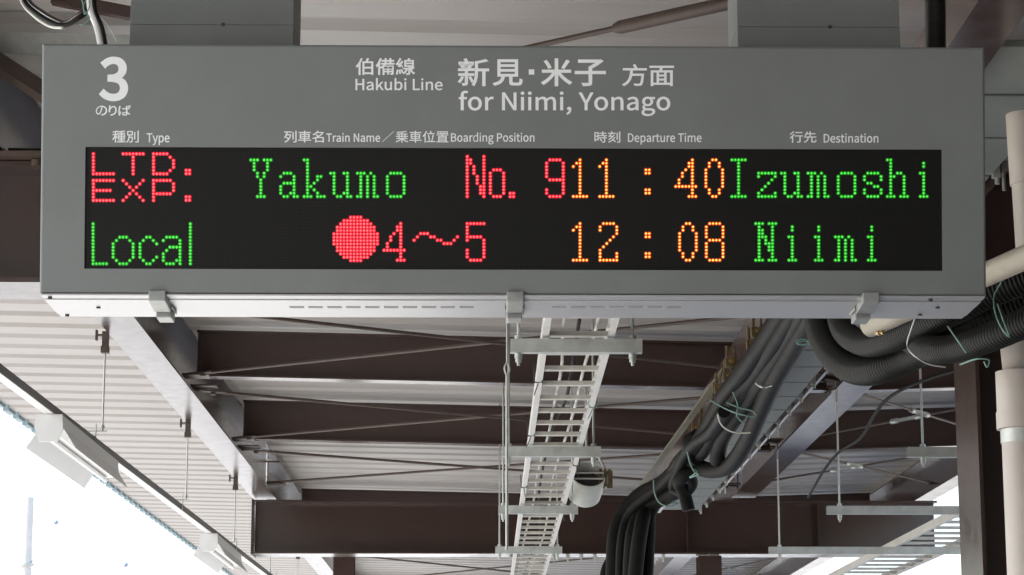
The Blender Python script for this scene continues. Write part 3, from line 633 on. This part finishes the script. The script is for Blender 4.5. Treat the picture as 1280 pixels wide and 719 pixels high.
# slim rod with a loop beside the ladder
m_ = MB(); p = at(636, 470, 12.2); m_.tube([(p.x - .01, p.y, p.z - .9), (p.x - .01, p.y, p.z), ], .007, 8)
m_.tube(spline([(p.x - .01, p.y, p.z), (p.x - .022, p.y, p.z + .04), (p.x - .008, p.y, p.z + .07), (p.x + .004, p.y, p.z + .03), (p.x - .01, p.y, p.z)], 6), .005, 6)
m_.tube([(p.x - .008, p.y, p.z + .07), (p.x - .008, p.y, roofz(p.x))], .006, 8)
tag(m_.build('looped_rod', M_GALV), 'thin steel rod with a small wire loop left of the cable ladder', 'rod')
# loose cables lying on the ladder
for i, (dx, wv) in enumerate(((.10, .03), (.17, .05), (.22, .03))):
    pts = [V(.29 + dx + .07 * (y - 8) / 25 + random.uniform(-wv, wv), y, zw(HL) + .012 + random.uniform(0, .05)) for y in [8, 9.5, 11, 12.4, 13.6, 15, 17, 19, 22, 26, 32]]
    m_ = MB(); m_.tube(spline(pts, 6), .009, 8)
    tag(m_.build('ladder_cable', (M_WIRE, M_HOSE, M_WIRE)[i]), ('pale cable lying left on the middle cable ladder', 'black cable lying along the middle of the cable ladder', 'pale cable lying right on the middle cable ladder')[i], 'cable')

# ------------------------------------------------------------------ cable tray with lids, at the right
root = thing('cable_tray', (1.8, 12, zw(2.25)), 'grey lidded cable tray running beside the brown long beam', 'cable tray')
XA, XB, ZT = 1.50, 2.0, zw(2.25)
y = 7.34
k = 0
while y < 21.6:
    m_ = MB(); m_.box((XA + .13, y, ZT), (XB, y + .552, ZT + .025)); m_.build('tray_lid', M_TRAY, root, bevel=.004); y += .58
    m_ = MB(); m_.box((XB + .001, y - .06, ZT - .016), (XB + .03, y - .03, ZT + .05)); m_.tube([(XB + .02, y - .045, ZT - .04), (XB + .02, y - .045, ZT - .016)], .010, 6)
    m_.build('lid_clip', M_GALV, root)
m_ = MB(); m_.box((XA - .04, 6.3, ZT - .06), (XA + .125, 21.5, ZT - .045)); m_.box((XA - .04, 6.3, ZT - .044), (XA - .026, 21.5, ZT + .12)); m_.build('side_rail', M_BROWN, root)
m_ = MB(); m_.box((XB + .032, 6.3, ZT - .004), (XB + .05, 21.5, ZT + .12)); m_.build('side_rail', M_BROWN, root)
for yy in (7.3, 9.1, 12.75, 16.4, 20):
    m_ = MB()
    for x in (XB + .06,): m_.tube([(x, yy, ZT - .05), (x, yy, roofz(x))], .007, 8)
    m_.build('drop_rod', M_GALV, root)

# ------------------------------------------------------------------ hoses
def hose(pts, r, label, n=10):
    m_ = MB(); m_.tube(spline([at(*p) for p in pts], n), r * .9, 14)
    return tag(m_.build('black_hose', M_HOSE), label, 'hose', 'smooth black hoses bundled under the tray')
hose([(1000, 380, 10.9), (972, 425, 11.9), (944, 468, 13), (915, 508, 14), (893, 540, 15), (882, 560, 15.6), (868, 572, 15.9), (860, 555, 15.6), (872, 545, 15.5)], .055, 'smooth black hose ending in a small upturned loop beside the brass fittings')
hose([(1012, 380, 10.7), (985, 425, 11.8), (958, 468, 12.8), (932, 505, 13.8), (905, 545, 14.9), (896, 575, 15.3)], .055, 'smooth black hose down the middle of the bundle')
hose([(985, 380, 11.1), (960, 420, 12), (930, 463, 13), (903, 498, 14.2), (878, 545, 15.3), (846, 583, 16.4), (838, 608, 16.9), (824, 620, 17.2), (806, 634, 17.3), (791, 668, 17.2), (786, 740, 17.2)], .058, 'smooth black hose along the outer left of the bundle that drops down')
hose([(1022, 380, 10.6), (996, 428, 11.7), (970, 472, 12.7), (950, 515, 13.6), (932, 555, 14.5), (912, 582, 15.2), (888, 588, 15.7), (868, 584, 16.2), (850, 594, 16.5), (847, 612, 16.7), (832, 622, 17), (810, 634, 17.2), (800, 668, 17.1), (792, 740, 17.1)], .06, 'long smooth black hose sweeping under the others before it drops')
hose([(876, 584, 16.0), (858, 593, 16.0), (849, 603, 16.1), (855, 616, 16.2), (861, 638, 16.2)], .050, 'short black hose with a cut end curling below the bundle')
hose([(842, 590, 17.0), (826, 604, 17.2), (800, 618, 17.4), (780, 640, 17.5), (768, 670, 17.5), (765, 740, 17.5)], .058, 'black hose hanging leftmost of those dropping from the bundle')
hose([(846, 604, 17.1), (828, 622, 17.2), (814, 642, 17.2), (812, 672, 17.2), (809, 740, 17.2)], .045, 'black hose hanging rightmost of those dropping from the bundle')
hose([(752, 740, 19.5), (756, 712, 19.5), (764, 698, 19.5), (775, 690, 19.4), (790, 686, 19.4)], .035, 'thin black hose bending down at the foot of the bundle')
hose([(905, 515, 13.6), (889, 540, 14.6), (872, 552, 15.2), (858, 566, 15.7), (846, 592, 16.2), (842, 610, 16.5), (856, 616, 16.3), (866, 604, 16.1), (858, 590, 16.0)], .04, 'thinner black hose making a full loop below the bundle')
hose([(870, 575, 15.8), (848, 586, 16.3), (828, 606, 16.8), (806, 622, 17.1), (786, 644, 17.3), (777, 680, 17.3), (775, 740, 17.3)], .04, 'thinner black hose hanging between the thick ones')
# cable ties clipped round the ladder rails
for i, (sx, y) in enumerate(((0, 12.3), (1, 13.2), (0, 14.4), (1, 15.9), (0, 17.2), (1, 19.0))):
    t_ = (y - 7.9) / 25.1; x = (.287 + .073 * t_) if sx == 0 else (.600 + .13 * t_); z = zw(HL)
    m_ = MB(); m_.tube([V(x - .02, y, z - .045), V(x + .02, y, z - .045), V(x + .024, y, z + .045), V(x - .024, y, z + .045), V(x - .02, y, z - .045)], .004, 6); m_.tube([V(x, y, z - .05), V(x + random.uniform(-.03, .03), y + .02, z - .11)], .003, 6)
    o = m_.build('cable_tie', M_TIE if i == 1 else M_DARK, lad)
# white flashing strip and brass fittings along the left of the tray
m_ = MB(); a, b = at(908, 470, 14.2), at(803, 614, 18.2)
m_.obox(a + V(0, 0, .05), b + V(0, 0, .05), .045, .012)
tag(m_.build('edge_strip', M_STRIP), 'narrow pale strip beside the black hose bundle', 'strip')
for i, (px, py, Yd) in enumerate(((947, 414, 12.2), (941, 430, 12.6), (914, 452, 13.2), (911, 470, 13.6), (900, 485, 14.2), (897, 496, 14.5), (880, 527, 15.6), (871, 534, 15.9))):
    p = at(px, py, Yd); r = thing('brass_clamp', p, ('brass clamp at the top of the row beside the hoses', 'second brass clamp down the row beside the hoses', 'larger brass clamp by the first cross beam', 'brass clamp under the larger clamp beside the hoses', 'brass clamp above the white tie knot', 'brass clamp touching the knotted green ties', 'brass clamp beside the turned up hose loop', 'lowest brass clamp beside the hoses')[i], 'clamp', 'brass clamps beside the hoses')
    m_ = MB(); m_.box(p + V(-.035, -.02, -.035), p + V(.03, .02, .02)); m_.box(p + V(-.03, -.018, .021), p + V(-.015, .018, .09)); m_.box(p + V(.012, -.018, .021), p + V(.026, .018, .07)); m_.build('clamp_body', M_GOLD, r, bevel=.004)
    m_ = MB(); m_.nut(p + V(0, -.03, 0), .017, .018, V(0, 1, 0)); m_.tube([p + V(0, -.06, 0), p + V(0, -.02, 0)], .008, 8); m_.build('bolt', M_BRASS, r)
# corrugated conduits at the right
def conduit(pts, r, label, pitch=.0145):
    m_ = MB(); corrugated(m_, [at(*p) for p in pts], r, pitch)
    return tag(m_.build('corrugated_conduit', M_CORR), label, 'conduit', 'black corrugated conduits')
conduit([(1046, 352, 9.2), (1047, 385, 9.0), (1056, 415, 8.6), (1082, 430, 8.2), (1115, 424, 7.9), (1150, 408, 7.7), (1195, 388, 7.5), (1240, 367, 7.4), (1300, 343, 7.3)], .046, 'topmost black corrugated conduit curling down behind the board corner')
conduit([(1018, 352, 9.5), (1020, 392, 9.3), (1033, 432, 9.0), (1062, 460, 8.6), (1098, 462, 8.3), (1140, 444, 8.1), (1180, 424, 7.8), (1225, 400, 7.6), (1300, 372, 7.5)], .054, 'fat black corrugated conduit making the lowest outer bend')
conduit([(1110, 410, 8.5), (1140, 426, 8.0), (1165, 437, 7.6), (1200, 434, 7.4), (1240, 421, 7.2), (1300, 396, 7.0)], .046, 'black corrugated conduit lowest at the right edge above the drainpipe')
conduit([(1168, -30, 6.35), (1169, 20, 6.3), (1169, 70, 6.27)], .029, 'upright black corrugated conduit entering the top of the board', .009)
# ivory conduit with its brass cable gland
root = thing('ivory_pipe', at(1200, 360, 6.9), 'ivory pipe with brass end bolts poking out below the board corner', 'pipe')
a, b = at(1310, 309, 6.7), at(1086, 408, 7.4)
m_ = MB(); m_.tube([a, b], .036, 20); m_.build('pipe', M_BEIGE2, root)
d = (b - a).normalized(); m_ = MB()
for s in (-1, 1):
    q_ = b - d * .02 + V(.014, -.03, -.012 + .018 * s); m_.nut(q_, .011, .02, V(.3, -1, -.2).normalized()); m_.tube([q_, q_ + V(.01, -.03, -.008)], .006, 8)
m_.build('end_bolts', M_BRASS, root)

# green ties and pale cable ties
def tie(pts, r, label, m=M_TIE):
    m_ = MB(); m_.tube(spline([at(*p) for p in pts], 6), r * .68, 6)
    return tag(m_.build('tie_wire', m), label, 'tie', 'ties round the hoses and conduits')
tie([(888, 500, 12.9), (905, 510, 12.9), (922, 517, 12.8), (943, 521, 12.8), (941, 514, 12.8), (925, 510, 12.8), (908, 503, 12.8)], .006, 'pale green tie wire with a loose loop across the upper bundle')
tie([(916, 490, 12.6), (922, 506, 12.6), (921, 520, 12.6), (930, 530, 12.7)], .005, 'short green tie end standing up from the bundle')
tie([(897, 518, 13.5), (900, 528, 13.6), (907, 536, 13.6), (920, 541, 13.6), (938, 541, 13.6)], .007, 'whitish tie strap round the middle of the bundle', M_WIRE)
tie([(859, 565, 15), (863, 580, 15.1), (868, 590, 15.2), (873, 593, 15.2), (862, 597, 15.3), (871, 590, 15.2), (866, 586, 15.2)], .007, 'green tie knot where the hoses loop')
tie([(817, 600, 16.4), (818, 615, 16.4), (824, 628, 16.4), (836, 633, 16.4), (847, 630, 16.5), (840, 628, 16.5)], .007, 'green tie wire round the hoses just before they drop')
tie([(945, 479, 12), (953, 484, 11.9), (964, 482, 12)], .009, 'silver band round the right hose of the bundle', M_GALV)
tie([(995, 427, 10.3), (1003, 424, 10.3), (1012, 428, 10.3), (1004, 431, 10.3), (996, 429, 10.3), (1008, 426, 10.3), (1012, 431, 10.3)], .005, 'green tie knot between hose bundle and conduit bend')
tie([(1146, 392, 7.4), (1139, 412, 7.5), (1134, 430, 7.6), (1140, 442, 7.5), (1160, 455, 7.5), (1182, 459, 7.5)], .004, 'silver strap round two corrugated conduits', M_GALV)
tie([(1185, 408, 7.25), (1196, 424, 7.2), (1208, 441, 7.2)], .004, 'green tie slanting over the lowest conduit')
tie([(1253, 350, 7.1), (1243, 370, 7.1), (1244, 390, 7.0), (1252, 410, 6.95), (1262, 421, 6.95), (1254, 400, 7.0), (1247, 380, 7.05)], .004, 'pale tie looped round the conduits at the right edge')
tie([(1200, 456, 7.3), (1220, 449, 7.2), (1236, 450, 7.2), (1234, 459, 7.2), (1230, 452, 7.2)], .004, 'green tie with twisted tail below the conduits')

# ------------------------------------------------------------------ drainpipe by the column
YP = 7.9; QS = YP / 10.35
p0, p1 = at(1279, 143, YP), at(1290, 320, YP)
root = thing('drainpipe', (at(1278, 600, YP).x, YP, 0), 'beige drainpipe with steel band beside the near brown column', 'drainpipe')
x = at(1279, 600, YP).x
m_ = MB(); m_.tube([p0, p0.lerp(p1, .5)], .078 * QS, 24); m_.tube([p0.lerp(p1, .5), p1], .070 * QS, 24); m_.tube(spline([p1, p1 + V(.0, 0, -.08), V(x, YP, p1.z - .25), V(x, YP, p1.z - .4)], 6), .070 * QS, 24)
m_.tube([(x, YP, p1.z - .4), (x, YP, at(640, 527, YP).z)], .102 * QS, 28)
m_.tube([(x, YP, at(640, 527, YP).z + .001), (x, YP, .0)], .086 * QS, 28)
m_.build('pipe', M_BEIGE, root)
zc = at(640, 531, YP).z
m_ = MB(); m_.tube([(x, YP, zc - .012), (x, YP, zc + .045)], .106 * QS, 28); m_.build('collar', M_BEIGE, root)
m_ = MB(); m_.tube([(x, YP, zc - .06), (x, YP, zc - .013)], .0905 * QS, 28); m_.build('steel_band', M_GALV, root)

# ------------------------------------------------------------------ loudspeaker
c = at(733, 604, 18.9); K_ = 1.2
root = thing('loudspeaker', c, 'round grey loudspeaker hung beside the cable ladder', 'loudspeaker')
ax = V(.10, -.78, .62).normalized()
m_ = MB(); m_.tube([c + ax * t * K_ for t in (-.15, -.145, -.12, -.04, .06, .08)], [k * K_ for k in (.05, .085, .108, .118, .118, .112)], 28, False)
m_.tube([c + ax * t * K_ for t in (.081, .05, -.02)], [k * K_ for k in (.106, .10, .098)], 28, False); m_.build('shell', M_SPK, root)
m_ = MB(); m_.tube([c + ax * -.03, c + ax * .02], .114, 24); m_.build('grille', M_MESH, root)
m_ = MB()
u_ = V(1, 0, 0)
for s in (-.035, .03):
    w_ = ax.cross(u_).normalized() * s; m_.tube([c + ax * .085 + w_ - u_ * .13, c + ax * .085 + w_ + u_ * .13], .008, 8)
m_.build('guard_bar', M_SPK, root)
m_ = MB(); m_.tube(spline([c + V(.0, .0, .30), c + V(.09, -.02, .22), c + V(.165, -.02, .05), c + V(.145, -.02, -.05)], 6), .012, 8); m_.tube([c + V(0, 0, .28), c + V(0, 0, roofz(c.x) - c.z)], .010, 8); m_.build('bracket', M_GALV, root)
p = at(757, 598, 18.9); m_ = MB(); m_.box(p + V(-.055, -.02, -.08), p + V(.055, .0, .06))
for i in range(3): m_.box(p + V(-.05 + i * .035, -.05, -.08 + i * .02), p + V(-.03 + i * .035, -.021, .07)); m_.nut(p + V(-.04 + i * .04, -.03, -.06), .012, .03, V(0, 1, 0))
m_.tube([p + V(-.07, 0, .03), c + V(.12, 0, .03)], .01, 8); 
m_.build('mounting_plate', M_GOLD, root)

# ------------------------------------------------------------------ lamp rail with drop rods, lamps
HR = 2.03
XRL = -2.46
root = thing('lamp_rail', (XRL, 18, zw(HR)), 'long lamp rail hung on rods under the left canopy edge', 'lamp rail')
def xr(y): return -2.60 + .013 * (y - 12.9)
def rp(y, dx, dz): return V(xr(y) + dx, y, zw(HR) + dz)
m_ = MB(); m_.hexa([rp(10, -.026, .0065), rp(10, .026, .0065), rp(40, .026, .0065), rp(40, -.026, .0065)], [rp(10, -.026, .055), rp(10, .026, .055), rp(40, .026, .055), rp(40, -.026, .055)]); m_.build('channel', M_RAIL_SHADE, root)  # rail body, its shaded side put into the dark colour
m_ = MB(); m_.hexa([rp(10, -.03, 0), rp(10, .027, 0), rp(40, .027, 0), rp(40, -.03, 0)], [rp(10, -.03, .006), rp(10, .027, .006), rp(40, .027, .006), rp(40, -.03, .006)]); m_.build('lit_underside', M_WHITE, root)  # white strip added to paint the rail's underside as brightly lit
for y in (11.8, 15.55, 19.75, 23.7, 27.8, 32):
    xq = min(-2.465, xr(y) + .06)
    m_ = MB(); m_.tube([(xq + .02, y, zw(HR) + .09), (xq + .02, y, zw(HB) - .11)], .0065, 8); r = m_.build('drop_rod', M_GALV, root)
    m_ = MB(); m_.nut((xq + .02, y, zw(HR) + .115), .015, .02); m_.box((xr(y) - .02, y - .012, zw(HR) + .085), (xq + .05, y + .012, zw(HR) + .0895)); m_.box((xr(y) - .014, y - .012, zw(HR) + .056), (xr(y) - .008, y + .012, zw(HR) + .0845))
    m_.tube([(xr(y) + .04, y - .02, zw(HR) + .0), (xr(y) + .04, y - .02, zw(HR) + .13)], .005, 6); m_.build('rail_hook', M_GALV, r)
    m_ = MB(); m_.box((xq - .005, y - .03, zw(HB) - .115), (xq + .045, y + .03, zw(HB) - .07)); m_.box((xq + .0, y - .02, zw(HB) - .0695), (xq + .042, y + .02, zw(HB) + .03)); m_.box((xq - .045, y - .02, zw(HB) - .03), (xq - .033, y + .02, zw(HB) + .04)); m_.box((xq - .0325, y - .015, zw(HB) + .0), (xq - .0005, y + .015, zw(HB) + .012)); m_.build('beam_clamp', M_RUST, r)
def lamp(y, L, label):
    root = thing('tube_lamp', (xr(y), y, zw(HR)), label, 'lamp', 'tube lamps on the lamp rail')
    z = zw(HR) - .003; x = xr(y)
    def prof_(pl): return [V(x + a, y, z + b) for a, b in pl]
    m_ = MB(); m_.prism(prof_([(-.08, 0), (.08, 0), (.085, -.08), (.055, -.165), (-.055, -.165), (-.085, -.08)]), (0, .02, 0)); m_.build('end_cap', M_WHITE, root)
    m_ = MB(); m_.prism([p + V(0, .021, 0) for p in prof_([(-.076, -.002), (.076, -.002), (.081, -.08), (.05, -.118), (-.05, -.118), (-.081, -.08)])], (0, L, 0)); m_.build('housing', M_WHITE, root)
    for s in (1, -1):
        m_ = MB(); m_.prism([p + V(0, .10, 0) for p in prof_([(s * .082, -.081), (s * .15, -.19), (s * .148, -.193), (s * .079, -.0845)])], (0, L - .1, 0)); m_.build('reflector', M_WHITE, root)
    m_ = MB(); m_.tube([V(x, y + .05, z - .138), V(x, y + L - .02, z - .138)], .016, 12); m_.build('tube', M_WHITE, root)
    return root
lp = lamp(14.15, 2.25, 'nearer white tube lamp under the lamp rail')
dup(lp, (xr(21.8), 21.8, zw(HR)), 'farther white tube lamp under the lamp rail')

# ------------------------------------------------------------------ beyond the tracks
p = at(36, 622, 60)
root = thing('catenary_mast', (p.x, 60, -1.05), 'pale round mast standing in the bright sky beyond the tracks', 'mast')
m_ = MB(); m_.tube([(p.x, 60, -1.05), (p.x, 60, p.z)], [.16, .13], 20); m_.build('pole', M_MAST, root)
m_ = MB(); zz = at(36, 706, 60).z; m_.tube([(p.x, 60, zz - .03), (p.x, 60, zz + .03)], .2, 20); m_.build('band', M_GALV, root)
m_ = MB(); q_ = at(70, 654, 60); m_.tube([(p.x + .1, 60, zz), (q_.x, 60, q_.z - .05)], .02, 8); m_.build('arm', M_WHITE, root)
for px, py, Yd, lb in ((70, 653, 60, 'blue insulator bead nearest the pale mast'), (157, 706, 60, 'blue insulator bead at the bottom edge of the sky'), (98, 600, 60, 'small insulator bead close under the roof edge')):
    p = at(px, py, Yd); m_ = MB(); r_ = .06 if py != 600 else .035
    m_.tube([p + V(0, 0, t * r_) for t in (-1, -.9, -.5, 0, .5, .9, 1)], [r_ * k for k in (.2, .5, .9, 1, .9, .5, .2)], 14)
    m_.tube([p + V(0, 0, r_ * .9), p + V(0, 0, r_ * 1.5)], .012, 6)
    tag(m_.build('insulator', M_BEAD), lb, 'insulator', 'insulators on the overhead line')
m_ = MB(); m_.tube(spline([at(0, 608, 60), at(70, 651, 60), at(157, 704, 60), at(230, 760, 60)], 8), .008, 6)
tag(m_.build('overhead_wire', M_WIRE), 'thin overhead wire slanting across the bright sky', 'wire')

# ------------------------------------------------------------------ cables above the board at the top left
def cord(pts, r, label, m, name='cord', cat='cable', n=8):
    m_ = MB(); m_.tube(spline([at(*p) for p in pts], n), r, 12); return tag(m_.build(name, m), label, cat)
cord([(24, -30, 7.0), (30, 0, 6.9), (48, 18, 6.8), (70, 30, 6.7), (84, 31, 6.65), (100, 22, 6.6), (112, 12, 6.6)], .007, 'dark cable looping down to the green knot above the board', M_HOSE)
cord([(28, -30, 7.02), (36, 0, 6.92), (55, 16, 6.82), (74, 26, 6.72), (84, 28, 6.67), (98, 19, 6.62), (110, 9, 6.62)], .0065, 'second dark cable looping above the board corner', M_BROWN)
cord([(22, -30, 6.95), (27, 2, 6.85), (42, 20, 6.75), (62, 33, 6.62), (78, 35, 6.57)], .004, 'pale cable following the dark loop above the board', M_WIRE)
cord([(112, -20, 6.5), (114, 12, 6.45), (122, 34, 6.4), (128, 62, 6.3)], .011, 'white cord running from the knot into the board top', M_WHITE)
cord([(116, -20, 6.45), (119, 12, 6.4), (128, 36, 6.35), (133, 62, 6.25)], .006, 'thin dark cord beside the white cord at the board top', M_HOSE)
tie([(100, -8, 6.3), (104, 6, 6.3), (106, 18, 6.3), (112, 8, 6.3), (110, -2, 6.3), (104, 10, 6.3), (112, 22, 6.3), (104, 31, 6.3), (99, 30, 6.3)], .0025, 'green tie knot round the cables above the board corner')
tie([(126, 22, 6.3), (136, 34, 6.3), (146, 52, 6.25)], .0015, 'fine pale wire slanting down to the board top', M_WIRE)
# hanging cable at the right, below the conduits
cord([(1010, 622, 20), (1030, 588, 18.6), (1048, 566, 17.8), (1075, 548, 16.8), (1092, 520, 15.8), (1108, 500, 15.2), (1130, 486, 14.6), (1165, 472, 14), (1205, 460, 13.4)], .011, 'dark hanging cable clipped between the braces left of the near column', M_HOSE)
